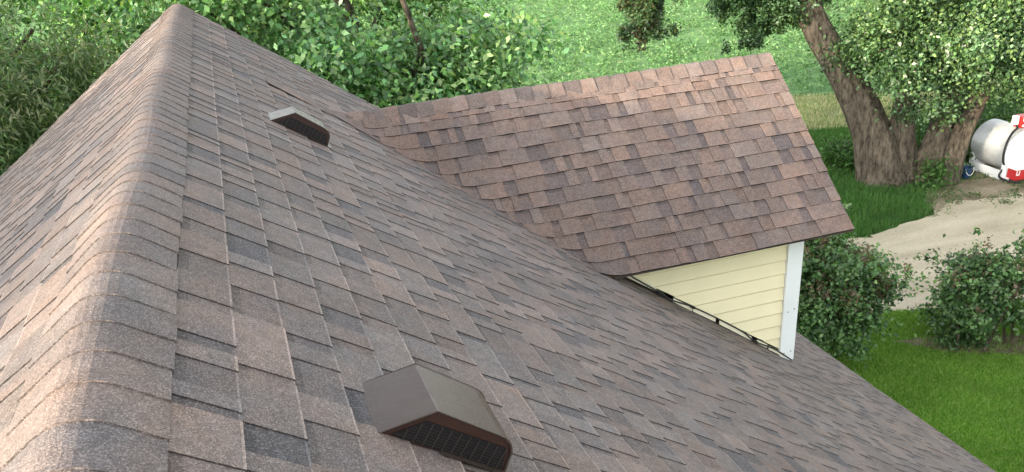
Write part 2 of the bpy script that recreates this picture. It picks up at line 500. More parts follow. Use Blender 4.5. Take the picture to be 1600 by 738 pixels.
# ---- cross gable wing
MC, ZC, YC, XG, CE = 0.7187, -0.7384, 7.1185, 5.0076, 1.8584
cc, sn = math.cos(MC), math.sin(MC)
tmain = math.tan(TH)
def smax(a, b, k):
    h = np.clip(.5 + .5 * (a - b) / k, 0, 1)
    return b + (a - b) * h + k * h * (1 - h)
def post_wing(W):
    W = W.copy()
    zm = -W[:, 0] * tmain + .013
    W[:, 2] = smax(W[:, 2], zm, .10) + wave(W[:, 1] * 2, W[:, 0], .8) + RZ
    return W
wrows = [.155 + EX * k * (CE - .155) / (12 * EX) for k in range(0, 13)]
wrows[0] += .05
wall = None
PALW = calm(PAL * np.array([.98, .88, .83]), 1.0, .85)
wing = None
for side in (-1, 1):                       # -1: the slope facing the camera
    def xval(v): return (-(ZC - v * sn)) / tmain - .10
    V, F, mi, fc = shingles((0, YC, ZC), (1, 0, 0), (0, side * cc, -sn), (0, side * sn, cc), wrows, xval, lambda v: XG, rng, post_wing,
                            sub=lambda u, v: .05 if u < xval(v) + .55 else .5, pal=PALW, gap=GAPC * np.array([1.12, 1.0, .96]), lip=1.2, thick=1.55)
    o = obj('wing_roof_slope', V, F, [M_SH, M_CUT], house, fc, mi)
    o['label'] = 'shingle slope of the cross gable facing the camera' if side == -1 else 'far shingle slope of the cross gable'
    e = CE - .012
    # deck wedge under the wing slope and its drip edges
    mb = MB()
    for (d0, d1) in ((.015, .05),):
        def pt(x, v, d): return (x, YC + side * (v * cc - d * sn), RZ + ZC - v * sn - d * cc)
        vs = []
        for d in (d0, d1):
            for v in (.02, e):
                xl = (-(ZC - v * sn - d * cc)) / tmain - .02
                vs += [pt(xl, v, d), pt(XG - .03, v, d)]
        mb.add(vs, [[0, 1, 3, 2], [4, 6, 7, 5], [0, 4, 5, 1], [2, 3, 7, 6], [1, 5, 7, 3], [0, 2, 6, 4]])
    mb.build('roof_deck', M_DECK, o)
    mb = MB()
    ax = [(1, 0, 0), (0, side * cc, -sn), (0, side * sn, cc)]
    mv = e / 2
    mb.box((XG - .012, YC + side * (mv * cc - .012 * sn), RZ + ZC - mv * sn - .012 * cc), (.014, e - .01, .030), ax)
    x0 = 2.86
    mb.box(((x0 + XG) / 2, YC + side * (e * cc + .004), RZ + ZC - e * sn - .014), (XG - x0, .004, .022))
    mb.build('drip_edge', M_DRIP, o)
V, F, fc, mi = cap_strip(0, 4.36, .155, MC, .143, rng, 0, round_r=.05, step=.007, vary=1.0)
x_start = .78
Vx = np.stack([XG - .01 - V[:, 1], YC + V[:, 0], V[:, 2] + ZC], 1)
zm = -Vx[:, 0] * tmain + .014
Vx[:, 2] = smax(Vx[:, 2], zm, .05) + RZ + .004 * np.sin(Vx[:, 0] * 3.3)
obj('ridge_cap', Vx, F, [M_SH, M_CUT], house, fc, mi)['label'] = 'short cap of square shingles along the cross gable ridge'

# ---- walls: lap siding
def siding(name, a, b, zb, zt, out, lap=.127, parent=house, mat=M_SIDING, clip=None):
    """boards between plan points a and b; clip(z) trims the left end"""
    a, b, out = np.array(a, float), np.array(b, float), np.array(out, float)
    L = np.linalg.norm(b - a); t = (b - a) / L
    vs, fs = [], []
    z = zt
    while z > zb:
        z2 = max(z - lap, zb)
        s_t = clip(z) if clip else 0.0
        s_b = clip(z2) if clip else 0.0
        p = [(s_t, z, .0), (L, z, .0), (L, z2 + .011, .018), (s_b, z2 + .011, .018), (L, z2, .007), (s_b, z2, .007), (L, z2, 0.0), (s_b, z2, 0.0)]
        n = len(vs)
        for s, zz, d in p:
            q = a + t * s + out * d
            vs.append((q[0], q[1], zz))
        fs += [[n, n + 3, n + 2, n + 1], [n + 3, n + 5, n + 4, n + 2], [n + 5, n + 7, n + 6, n + 4]]
        z = z2
    return obj(name, vs, fs, mat, parent)
YW = 6.061
EZ = RZ + ZC - CE * sn                     # height of the wing eave
XW = 4.765
tm = tmain
def wall_clip(z): return max(0.0, (RZ - z) / tm - 2.70 + .085)
w = siding('wing_wall', (2.70, YW), (4.612, YW), RZ - XW * tm + .06, EZ + .06, (0, -1), clip=wall_clip)
w['label'] = 'triangle of pale yellow lap siding under the cross gable eave'
mb = MB()
mb.box((4.688, YW - .015, (RZ - 3.285 + EZ + .1) / 2), (.148, .040, EZ + .1 - RZ + 3.285))
mb.box((4.756, YW + .055, (RZ - 3.285 + EZ + .1) / 2), (.02, .11, EZ + .1 - RZ + 3.285))
cbd = mb.build('corner_board', M_WHITE, w)
for nx, nz in ((4.655, -3.20), (4.725, -3.19), (4.66, -2.78), (4.722, -2.76)):
    mb = MB(); mb.box((nx, YW - .0365, RZ + nz), (.009, .004, .009)); mb.build('nail', M_DRIP, cbd)
# soffit under the overhang, gable wall at the wing's end, far wall
mb = MB()
mb.box(((2.9 + XG) / 2 + .0, (YW + YC - CE * cc) / 2 + .05, EZ - .012), (XG - 3.0, YW - YC + CE * cc - .12, .008))
mb.build('soffit', M_FASCIA, house)
yB = YC + (YC - YW)
g2 = siding('gable_wall', (XW, YW + .11), (XW, yB), RZ - 4.9, RZ + ZC - .16, (1, 0))
# trim gable to its triangle
me = g2.data
off = root_loc(g2)
for v in me.vertices:
    y, z = v.co.y + off[1], v.co.z + off[2]
    top = RZ + ZC - .10 - abs(y - YC) * math.tan(MC)
    if z > top:
        yy = max(0, (RZ + ZC - .10 - z) / math.tan(MC))
        v.co.y = YC + math.copysign(min(abs(y - YC), yy), y - YC) - off[1]
mb = MB(); mb.box(((2.7 + XW) / 2, yB, (RZ - 3.3 + EZ) / 2), (XW - 2.7, .05, 3.3 + EZ - RZ)); mb.build('wing_wall', M_SIDING, house)
mb = MB()
ex = rows[-1] * ct - .45
for x in (ex, -ex): mb.box((x, (Y0 + Y1) / 2, (RZ - 4.45) / 2), (.12, Y1 - Y0 - .7, RZ - 4.45))
for y in (Y0 + .35, Y1 - .35):
    mb.prism([(-ex + .07, y - .06, 0), (ex - .07, y - .06, 0), (ex - .07, y - .06, RZ - (ex + .1) * tm - .2), (0, y - .06, RZ - .25), (-ex + .07, y - .06, RZ - (ex + .1) * tm - .2)], (0, .12, 0))
mb.build('wall', M_SIDING, house)

# flashing pieces and black cable along the foot of the wing wall
rs = np.random.default_rng(4)
def foot(x, up=0.0, out=0.0): return (x, YW - .030 - out, RZ - x * tm + up + .008)
for x0, x1, up in ((2.98, 3.36, .035), (3.52, 3.70, .020), (3.71, 3.93, .022), (3.97, 4.30, .024), (4.36, 4.47, .018), (4.49, 4.66, .016)):
    mb = MB()
    k = rs.uniform(-.006, .006)
    mb.prism([foot(x0, up - .012), foot(x1, up - .012 + k), foot(x1 + .004, up + .026 + k), foot(x0 + .002, up + .026)], (0, -.006, 0))
    mb.build('flashing', M_FLASH, w)
pts = [foot(2.86, .05, .008), foot(3.05, .062, .008), foot(3.18, .05, .008), foot(3.40, .036, .012), foot(3.50, .02, .012), foot(3.70, .052, .008), foot(3.98, .060, .008), foot(4.2, .052, .008), foot(4.34, .018, .012), foot(4.55, .036, .008), foot(4.74, .012, .012)]
mb = MB(); mb.tube(smooth_path(pts, 6), .007, 6)
for q in (pts[3], pts[5], pts[8]): mb.box((q[0], q[1] - .004, q[2]), (.05, .016, .022), [(ct, 0, -st), (0, 1, 0), (st, 0, ct)])
mb.build('cable', M_CABLE, w)

# ---- roof vents
def vent(yf, depth, label, lift=0.0):
    def P(a, h, y): return np.array((a * ct + h * st, y, RZ - a * st + h * ct + lift))
    ax = [(ct, 0, -st), (0, 1, 0), (st, 0, ct)]
    prof = [(.655, .004), (.768, .112), (.955, .106)]
    for k in range(1, 7):
        a = math.pi / 2 * k / 6
        prof.append((.955 + .060 * math.sin(a), .106 - .05 * (1 - math.cos(a))))
    prof.append((1.026, .004))
    n = len(prof); vs, fs = [], []
    for y in (yf, yf + depth):
        for a, h in prof: vs.append(P(a, h, y))
    t = .005                                             # folded sheet thickness, seen at the mouth
    cx, chh = .84, .03
    inner = [(a + (cx - a) * .035, h + (chh - h) * .07 if h > .01 else h) for a, h in prof]
    for a, h in inner: vs.append(P(a, h, yf))
    for a, h in inner: vs.append(P(a, h, yf + depth - .006))
    for i in range(n - 1):
        fs.append([i, i + 1, n + i + 1, n + i])
        fs.append([2 * n + i + 1, 2 * n + i, 3 * n + i, 3 * n + i + 1])
        fs.append([i + 1, i, 2 * n + i, 2 * n + i + 1])
    fs.append([n + i for i in range(n)][::-1])
    o = obj('roof_vent', vs, fs, M_VENT, house)
    o['label'] = label
    bv = o.modifiers.new('bevel', 'BEVEL'); bv.width = .004; bv.segments = 2; bv.limit_method = 'ANGLE'; bv.angle_limit = math.radians(35)
    mb = MB()                                            # brown inner panel, slightly recessed
    pl = [(a + (cx - a) * .04, h + (chh - h) * .08 if h > .01 else h) for a, h in prof]
    mb.prism([P(a, h, yf + .006) for a, h in pl], (0, .004, 0))
    mb.build('front_panel', M_VENTIN, o)
    mb = MB()
    def top(a):
        return .010 + min(max(0, (a - .688) * .95), .066, max(0.0, (1.012 - a) * 3.0))
    xs = np.linspace(.692, 1.009, 48)
    outl = [(a, .012) for a in (xs[0], xs[-1])] + [(a, top(a)) for a in xs[::-1]]
    mb.prism([P(a, h, yf + .002) for a, h in outl], (0, .0032, 0))
    mb.build('grille', M_GRILLE, o)
    mb = MB()
    for a in np.linspace(.722, .990, 11):
        h = top(a)
        mb.box(P(a, (.012 + h) / 2, yf - .0005), (.003, .004, max(.004, h - .012)), ax)
    for h in np.arange(.020, .068, .008):
        u = [a for a in xs if top(a) >= h]
        mb.box(P((u[0] + u[-1]) / 2, h, yf + .0008), (u[-1] - u[0], .0016, .0014), ax)
    mb.build('louvre', M_BAR, o)
    mb = MB()
    mb.box(P(.94, .0135, yf + depth / 2 + .01), (.22, depth + .05, .002), ax)
    mb.build('flange', M_VENT, o)
    return o
vent(1.772, .258, 'large brown vent hood nearest the camera')
vent(5.441, .215, 'smaller looking brown vent hood up beside the cross gable')

# ------------------------------------------------------------------ foliage
def unit(a): return a / (np.linalg.norm(a, axis=1, keepdims=True) + 1e-9)
def leaf_mesh(P, size, rng, aspect=.6, up=.7, outc=None, droop=0.0, long_down=0.0):
    n = len(P)
    nrm = rng.normal(size=(n, 3)); nrm[:, 2] = np.abs(nrm[:, 2]) * .8 + up
    if outc is not None: nrm += unit(P - outc) * .6
    nrm = unit(nrm)
    t = rng.normal(size=(n, 3)); t[:, 2] -= long_down
    t = unit(t - nrm * (t * nrm).sum(1, keepdims=True))
    s = np.cross(nrm, t)
    L = size * rng.uniform(.6, 1.25, (n, 1)); Wd = L * aspect
    V = np.empty((n, 4, 3))
    V[:, 0] = P - t * L * .5
    V[:, 1] = P + s * Wd * .5 + nrm * L * .06 - t * L * .06
    V[:, 2] = P + t * L * .5 - nrm * L * .12
    V[:, 3] = P - s * Wd * .5 + nrm * L * .06 - t * L * .06
    F = np.arange(n * 4, dtype=np.int32).reshape(n, 4)
    return V.reshape(-1, 3), F

def clusters(blobs, n, rng, inner=.45, gap=.0, bough=14, size=.42):
    """leaf-cluster centres gathered into boughs on the outer part of a set of ellipsoids, so that dark gaps open between them"""
    wts = np.array([b[2] for b in blobs], float); wts /= wts.sum()
    bo = []
    ph = rng.uniform(0, 6.28, 6)
    while len(bo) < max(3, n // bough):
        c, r, _ = blobs[rng.choice(len(blobs), p=wts)]
        d = rng.normal(size=3); d /= np.linalg.norm(d)
        rr = rng.uniform(inner, 1.0) ** .6
        rr *= 1 + .16 * math.sin(3 * d[0] + 4 * d[2] + ph[0]) + .12 * math.sin(7 * d[1] - 5 * d[0] + ph[1])
        p = np.array(c) + d * np.array(r) * rr
        f = math.sin(1.7 * p[0] + ph[2]) * math.sin(1.9 * p[1] + ph[3]) * math.sin(2.1 * p[2] + ph[4])
        if gap and f < -.35 and rng.random() < gap: continue
        bo.append((p, d, rng.uniform(.7, 1.35)))
    out = []
    for k in range(n):
        p, d, q = bo[k % len(bo)]
        e = rng.normal(size=3) * np.array((1, 1, .55)) * size * q
        e += (d + (0, 0, -.25)) * rng.uniform(-.5, .5) * size * q
        out.append(p + e)
    return np.array(out)

def foliage(cent, per, spread, size, pal, rng, aspect=.6, up=.7, outc=None, flat=.7, long_down=0.0, hang=0.0, vj=.22):
    nC = len(cent)
    idx = np.repeat(np.arange(nC), per)
    rad = rng.uniform(.6, 1.3, nC)
    off = rng.normal(size=(len(idx), 3)) * spread * rad[idx][:, None]
    off[:, 2] *= flat
    if hang:
        k = rng.random(len(idx)) * hang * rad[idx]
        off[:, :2] *= .45
        off[:, 2] = off[:, 2] * .4 - k
    P = cent[idx] + off
    V, F = leaf_mesh(P, size, rng, aspect, up, outc, long_down=long_down)
    pal = np.array(pal)
    pc = rng.integers(len(pal), size=nC)[idx]
    alt = rng.integers(len(pal), size=len(idx))
    pick = np.where(rng.random(len(idx)) < .55, pc, alt)
    col = pal[pick] * rng.uniform(1 - vj, 1 + vj, (len(idx), 1)) * (1 + rng.normal(0, .12, nC)[idx][:, None]).clip(.7, 1.35)
    return V, F, col

def limbs(base, tips, r0, rng, parent, name='branch', keep=10):
    mb = MB()
    for t in tips[:keep]:
        b, t = np.array(base, float), np.array(t, float)
        m = b + (t - b) * .5 + rng.normal(0, .25, 3) + (0, 0, .25)
        mb.tube(smooth_path([b, m, t], 5), np.linspace(r0, .02, 11), 7)
    return mb.build(name, M_BARK, parent, smooth=True)

GREEN = [(.125, .28, .085), (.155, .31, .095), (.075, .19, .06), (.22, .38, .13), (.14, .30, .135), (.05, .14, .042)]
GREEN_Y = GREEN + [(.26, .38, .15), (.22, .36, .17)]
OLIVE = [(.11, .17, .06), (.135, .195, .072), (.09, .16, .052), (.18, .21, .095), (.07, .15, .038), (.05, .105, .03)]
WILD = [(.045, .125, .022), (.06, .155, .03), (.04, .105, .022)]
LILAC = [(.105, .215, .072), (.13, .245, .085), (.078, .165, .060), (.18, .29, .11), (.045, .10, .04)]
COTT = [(.085, .165, .055), (.075, .155, .065), (.12, .20, .065), (.045, .10, .036), (.11, .20, .10), (.030, .07, .027)]

def tree(name, label, base, blobs, trunk, ncl, per, spread, size, pal, seed, gap=.6, bsize=.42, group=None, cat='tree', **kw):
    r = np.random.default_rng(seed)
    root = empty(name, base, label, cat, group)
    for path, rad in trunk:
        mb = MB(); n = len(path)
        P = smooth_path(path, 6)
        R = np.interp(np.linspace(0, 1, len(P)), np.linspace(0, 1, n), rad)
        R[:3] *= (1.25, 1.1, 1.03)
        mb.tube(P, R, 48, wob=.05, rng=r)
        mb.build('trunk', M_BARK, root, smooth=True)
    cen = clusters(blobs, ncl, r, gap=gap, size=bsize)
    oc = np.array(blobs[0][0])
    V, F, col = foliage(cen, per, spread, size, pal, r, outc=oc, **kw)
    obj('crown', V, F, M_LEAF, root, col)
    return root, cen, r

# bright broadleaf tree beyond the far gable
t, cen, r = tree('broadleaf_tree', 'bright green broadleaf tree standing beyond the far end of the main ridge', (2.6, 17.2, 0),
    [((1.95, 17.0, 5.3), (3.6, 3.0, 3.7), 5), ((4.0, 15.6, 4.6), (1.0, 1.0, 1.0), .7), ((0.6, 15.4, 5.4), (2.0, 1.5, 2.2), 1.2), ((2.8, 15.0, 4.6), (1.9, 1.2, 1.6), 1.2)],
    [([(2.6, 17.2, -.1), (2.5, 17.1, 2.2), (2.9, 16.9, 4.4), (2.3, 16.9, 7.0)], [.34, .26, .2, .1])], 1050, 66, .30, .128, GREEN_Y, 21, vj=.5, gap=.55, up=.35, bsize=.36)
mb = MB()
mb.tube(smooth_path([(2.9, 16.6, 4.3), (3.35, 14.9, 5.45), (3.2, 14.3, 6.1), (2.9, 14.0, 7.0)], 6), np.linspace(.075, .035, 19), 9)
mb.tube(smooth_path([(2.6, 16.9, 4.0), (4.0, 15.6, 4.9), (4.6, 15.0, 5.2)], 6), np.linspace(.07, .02, 13), 7)
mb.build('branch', M_BARK, t, smooth=True)
limbs((2.6, 17.0, 3.6), list(cen[r.choice(len(cen), 26, replace=False)]), .05, r, t, 'twigs', 26)

t, cen, r = tree('broadleaf_tree', 'green broadleaf tree mostly hidden between the willow and the main ridge peak', (-2.2, 20.5, 0),
    [((-2.2, 20.5, 5.0), (3.6, 2.8, 3.8), 1)],
    [([(-2.2, 20.5, -.1), (-2.1, 20.5, 3), (-2.3, 20.4, 6)], [.3, .2, .1])], 620, 75, .36, .135, GREEN, 22, gap=.3, up=.35, vj=.45)
tree('broadleaf_tree', 'green broadleaf tree farthest left, showing over the top of the willow', (-8.2, 22.5, 0),
    [((-8.2, 22.5, 4.6), (4.0, 2.8, 3.9), 1)],
    [([(-8.2, 22.5, -.1), (-8.1, 22.5, 3), (-8.3, 22.4, 6)], [.3, .2, .1])], 520, 75, .38, .14, GREEN, 26, gap=.3, up=.35, vj=.45)
# willow on the left
t, cen, r = tree('willow_tree', 'olive green fine leaved willow crowding the left rake of the roof', (-5.0, 14.2, 0),
    [((-5.0, 14.2, 4.6), (3.5, 2.8, 3.7), 4), ((-3.2, 13.4, 5.6), (1.9, 1.4, 1.8), 1.5), ((-4.4, 12.9, 3.4), (2.4, 1.2, 1.6), 1)],
    [([(-5.0, 14.2, -.1), (-4.9, 14.1, 2.5), (-5.3, 14.3, 6)], [.45, .34, .15])], 1700, 95, .30, .125, OLIVE, 23, gap=.3, bsize=.5,
    aspect=.22, up=.25, long_down=1.1, hang=.75)
limbs((-5.0, 14.1, 2.5), list(cen[r.choice(len(cen), 40, replace=False)]), .05, r, t, 'twigs', 40)
t, cen, r = tree('leafy_bush', 'dark green leafy bush low against the left edge of the roof', (-4.6, 11.6, 0),
    [((-4.6, 11.6, 2.0), (2.4, 1.2, 2.1), 1)], [([(-4.6, 11.6, -.05), (-4.6, 11.6, 1.6)], [.12, .05])], 300, 80, .28, .13, WILD, 24, cat='bush', aspect=.4)

# big multi-stemmed cottonwood on the right
B = (17.2, 19.2, 0)
stems = [([(16.85, 19.45, -.1), (16.55, 19.75, 1.3), (15.95, 20.25, 2.7), (15.15, 20.95, 4.3), (14.6, 21.6, 6.5)], [.70, .53, .43, .36, .22]),
         ([(17.3, 19.3, -.1), (17.25, 19.4, 1.2), (17.2, 19.45, 2.6), (17.0, 19.7, 5.5)], [.60, .34, .31, .18]),
         ([(17.8, 19.0, -.1), (18.0, 18.95, 1.2), (18.25, 18.9, 2.6), (18.6, 18.9, 5.5)], [.55, .31, .26, .13]),
         ([(18.1, 18.75, -.1), (18.45, 18.65, 1.2), (18.85, 18.5, 2.5), (19.7, 18.1, 5.0)], [.52, .30, .26, .14])]
t, cen, r = tree('cottonwood_tree', 'big old tree with several thick leaning trunks in front of the field', B,
    [((18.6, 18.6, 5.1), (3.1, 2.3, 3.1), 6), ((16.9, 18.8, 4.0), (1.5, 1.1, 1.7), 1.6), ((19.6, 17.9, 3.9), (1.6, 1.2, 1.6), 1.6), ((17.2, 20.5, 7.6), (3.6, 3.0, 2.2), 3),
     ((15.2, 21.4, 5.2), (.8, .7, .7), .45), ((16.2, 19.9, 3.8), (.5, .5, .8), .4)],
    stems, 1700, 85, .25, .108, COTT, 25, gap=.75, vj=.5, bsize=.34, up=.4)
limbs((17.6, 19.2, 3.0), list(cen[cen[:, 0] > 15.4][::45]), .06, r, t, 'twigs', 30)
for bl, nn, cpal in (([((13.95, 21.9, 4.6), (1.15, .8, .95), 1.5), ((13.0, 22.3, 5.4), (.7, .6, .5), .5), ((14.8, 21.5, 4.8), (.5, .5, .6), .5)], 240, COTT), ([((11.35, 23.2, 4.75), (.58, .5, .78), 1), ((12.0, 22.9, 5.5), (.9, .6, .4), .6)], 170, COTT + [(.13, .12, .05), (.10, .09, .045)])):
    cb = clusters(bl, nn, r, inner=.3, bough=10, size=.22)
    V, F, col = foliage(cb, 95, .17, .10, cpal, r, outc=np.array(bl[0][0]), vj=.35, hang=.3)
    obj('hanging_bough', V, F, M_LEAF, t, col)
mb = MB()
mb.tube(smooth_path([(15.0, 21.1, 5.2), (13.8, 21.9, 6.6), (12.4, 22.6, 6.8), (11.3, 23.2, 6.0)], 6), np.linspace(.14, .03, 19), 8)
mb.build('branch', M_BARK, t, smooth=True)

# unseen shade trees added left of the house as sun blockers: the low evening sun comes over and through their tops
for k, (x, y, zt) in enumerate(((-12.6, -6.2, 10.15), (-12.2, -2.0, 10.3), (-12.8, 2.2, 10.35), (-12.4, 7.4, 10.6))):
    tree('unseen_shade_tree', ('tall unseen shade tree added left of the house nearest the front', 'tall unseen shade tree added left of the house between two like it', 'tall unseen shade tree added left of the house third from the front', 'tall unseen shade tree added left of the house nearest the willow')[k],
         (x, y, 0), [((x, y, zt - 3.3), (1.9, 2.7, 3.4), 1), ((x, y + .6, zt - 2.2), (1.4, 1.9, 2.1), .6)], [([(x, y, -.1), (x, y, 2), (x, y, zt - 3)], [.35, .28, .12])],
         520, 60, .36, .17, GREEN, 60 + k, gap=.1, group='unseen shade trees added left of the house')

# far hedges behind the tank
for k, (x, y, rx, h, lab) in enumerate(((26.2, 25.0, 1.9, 2.2, 'dark rounded bush behind the fuel tank at the right edge'),
                                        (33.5, 31.0, 2.8, 3.0, 'tall dark bush far behind the tank at the field edge'))):
    tree('field_bush', lab, (x, y, 0), [((x, y, h * .5), (rx, rx * .8, h * .55), 1)], [([(x, y, -.05), (x, y, h * .6)], [.1, .04])], 220, 70, .32, .16, WILD, 40 + k, cat='bush', group='bushes behind the tank')

# lilacs
def lilac(label, base, blobs, seed, nc, nflower):
    x, y = base
    r0 = np.random.default_rng(seed + 100)
    st_ = []
    for k in range(7):
        a = r0.uniform(0, 6.28); d = r0.uniform(.05, .35)
        st_.append(([(x + d * math.cos(a), y + d * math.sin(a), -.05), (x + 1.6 * d * math.cos(a), y + 1.6 * d * math.sin(a), .7), (x + 2.4 * d * math.cos(a), y + 2.4 * d * math.sin(a), 1.6)], [.03, .022, .012]))
    root = empty('lilac_bush', (x, y, 0), label, 'bush', 'lilac bushes beside the lawn')
    mb = MB()
    for p, rr in st_: mb.tube(smooth_path(p, 4), np.interp(np.linspace(0, 1, 9), [0, .5, 1], rr), 6)
    mb.build('stems', M_BARK, root)
    r = np.random.default_rng(seed)
    cen = clusters(blobs, nc, r, inner=.35, gap=.7, bough=9, size=.17)
    cen[:, 2] = np.maximum(cen[:, 2], .18)
    # upright new shoots break the outline at the top
    hi = cen[cen[:, 2] > np.quantile(cen[:, 2], .55)]
    sh = hi[r.choice(len(hi), min(len(hi), nflower // 2), replace=False)]
    lean = r.normal(0, .10, (len(sh), 3))
    shoots = np.concatenate([sh + lean * k + (0, 0, .075 * k) for k in (1, 2, 3)])
    V, F, col = foliage(shoots, 24, .04, .07, LILAC, r, aspect=.6, up=.4, vj=.3)
    obj('shoots', V, F, M_LEAF, root, col)
    V, F, col = foliage(cen, 72, .135, .090, LILAC, r, aspect=.62, up=.5, vj=.35, outc=np.array(blobs[0][0]))
    obj('crown', V, F, M_LEAF, root, col)
    # spent brown flower heads on the shoots
    top = cen[cen[:, 2] > np.quantile(cen[:, 2], .25)]
    fl = top[r.choice(len(top), nflower, replace=False)] + np.array((-.03, -.08, .16)) + r.normal(0, .05, (nflower, 3))
    V, F, col = foliage(fl, 30, .055, .055, [(.16, .115, .075), (.19, .13, .085), (.13, .10, .065)], r, aspect=.8, up=.2, flat=1.8)
    obj('flower_heads', V, F, M_LEAF, root, col)
lilac('large lilac bush with brown seed heads right behind the white corner board', (9.55, 11.75),
      [((9.15, 11.8, 1.25), (.95, 1.0, 1.15), 3), ((9.6, 11.65, 1.55), (.55, .6, .65), 1), ((8.7, 11.9, 1.4), (.9, .9, 1.3), 1)], 51, 560, 110)
lilac('slim upright lilac bush between the driveway and the lawn', (12.05, 11.0),
      [((12.0, 11.02, 1.05), (.30, .32, 1.0), 3), ((11.9, 11.05, 1.9), (.14, .16, .5), .7)], 52, 190, 40)
lilac('lilac bush at the right edge of the lawn beside the slim one', (12.95, 10.55),
      [((13.3, 10.45, 1.15), (.50, .55, 1.1), 3), ((14.0, 10.2, 1.2), (.7, .6, 1.1), 1), ((13.1, 10.55, 1.95), (.28, .28, .5), .5)], 53, 430, 60)

# ------------------------------------------------------------------ grass and weeds (nobody could count these)
def inside(P, poly):
    poly = np.array(poly); x, y = P[:, 0], P[:, 1]; r = np.zeros(len(P), bool); j = len(poly) - 1
    for i in range(len(poly)):
        c = ((poly[i, 1] > y) != (poly[j, 1] > y)) & (x < (poly[j, 0] - poly[i, 0]) * (y - poly[i, 1]) / (poly[j, 1] - poly[i, 1] + 1e-12) + poly[i, 0])
        r ^= c; j = i
    return r
def scatter(poly, n, rng):
    poly = np.array(poly); lo, hi = poly.min(0), poly.max(0)
    P = rng.uniform(lo, hi, (int(n * 3.5), 2)); P = P[inside(P, poly)]
    return P[:n]
def blades(name, P, h, w, pal, rng, z=.004, lean=.5, kind='stuff', label=None, cat=None, dens=None):
    n = len(P)
    hh = h * rng.uniform(.5, 1.3, n)
    if dens is not None: hh *= dens
    a = rng.uniform(0, 6.28, n); l = rng.uniform(0, lean, n) * hh
    b = rng.uniform(0, 6.28, n)
    V = np.empty((n, 3, 3)); wx, wy = np.cos(a) * w, np.sin(a) * w
    V[:, 0] = np.stack([P[:, 0] - wx, P[:, 1] - wy, np.full(n, z)], 1)
    V[:, 1] = np.stack([P[:, 0] + wx, P[:, 1] + wy, np.full(n, z)], 1)
    V[:, 2] = np.stack([P[:, 0] + np.cos(b) * l, P[:, 1] + np.sin(b) * l, z + hh], 1)
    pal = np.array(pal)
    lump = .5 + .5 * np.sin(P[:, 0] * 1.9 + 1) * np.sin(P[:, 1] * 2.3) + .25 * np.sin(P[:, 0] * 5.3 + P[:, 1] * 4.1)
    col = pal[rng.integers(len(pal), size=n)] * (rng.uniform(.75, 1.25, n) * (1 + .22 * (lump - .5)))[:, None]
    o = obj(name, V.reshape(-1, 3), np.arange(n * 3, dtype=np.int32).reshape(n, 3), M_GRASS, None, col)
    return tag(o, label, cat, kind=kind)
rg = np.random.default_rng(77)
LG = [(.150, .31, .030), (.18, .34, .045), (.11, .26, .022), (.27, .39, .09)]
lawn_view = [(6.8, 5.5), (11.5, 5.0), (15.5, 10.2), (14.4, 11.97), (13.7, 12.12), (12.7, 12.4), (12.1, 12.62), (11.0, 13.0), (9.2, 13.9), (7.2, 12)]
P = scatter(lawn_view, 230000, rg)
bed = [(10.9, 11.75), (11.5, 11.0), (12.8, 10.2), (14, 9.7), (14.3, 10.2), (13.1, 10.9), (11.9, 11.55)]
P = P[~inside(P, bed) | (rg.random(len(P)) < .30)]
blades('lawn_grass', P, .05, .006, LG, rg, lean=1.5, label='short bright green mown lawn grass', cat='grass')
verge = [(12.0, 16.7), (13.92, 16.25), (14.88, 16.5), (16.08, 16.7), (16.9, 17.4), (17.4, 18.0), (18.4, 18.5), (19.6, 19.4), (21.8, 19.5), (27, 22.2), (20.5, 24.1), (18.4, 24.8), (17, 25.6), (9, 20)]
P = scatter(verge, 90000, rg)
P = P[~inside(P, DIRT) | (rg.random(len(P)) < .22)]
blades('verge_grass', P, .16, .010, [(.05, .15, .024), (.066, .18, .03), (.036, .11, .02), (.10, .20, .055)], rg, label='longer dark green grass under the big tree', cat='grass')
P = scatter([(15.5, 16.4), (19.5, 16.4), (23, 15.6), (24, 18.5), (20, 19.4), (18, 18.4), (16.2, 17.8)], 900, rg)
P = P[(np.sin(P[:, 0] * 2.1) * np.sin(P[:, 1] * 2.7 + 1) > -.2) & (rg.random(len(P)) < np.clip((P[:, 1] - 15.9) / 1.6, .1, 1))]
cen = np.stack([P[:, 0], P[:, 1], rg.uniform(.01, .06, len(P))], 1)
V, F, col = foliage(cen, 14, .09, .06, WILD + [(.09, .15, .045), (.16, .17, .08)], rg, aspect=.5, up=.8, flat=.3)
tag(obj('dirt_weeds', V, F, M_GRASS, None, col), 'sparse low weeds on the bare dirt by the tank', 'weeds', kind='stuff')
P = scatter([(17.7, 26.0), (18.6, 25.0), (20.5, 24.2), (27, 22.6), (29, 24), (23.0, 28.4), (20.7, 29.6), (18.8, 29.5)], 26000, rg)
blades('dry_grass', P, .12, .012, [(.42, .40, .24), (.20, .28, .10), (.52, .48, .32), (.12, .22, .06)], rg, z=.006, lean=1.2, label='dry yellowish mown grass between tree and field', cat='grass')
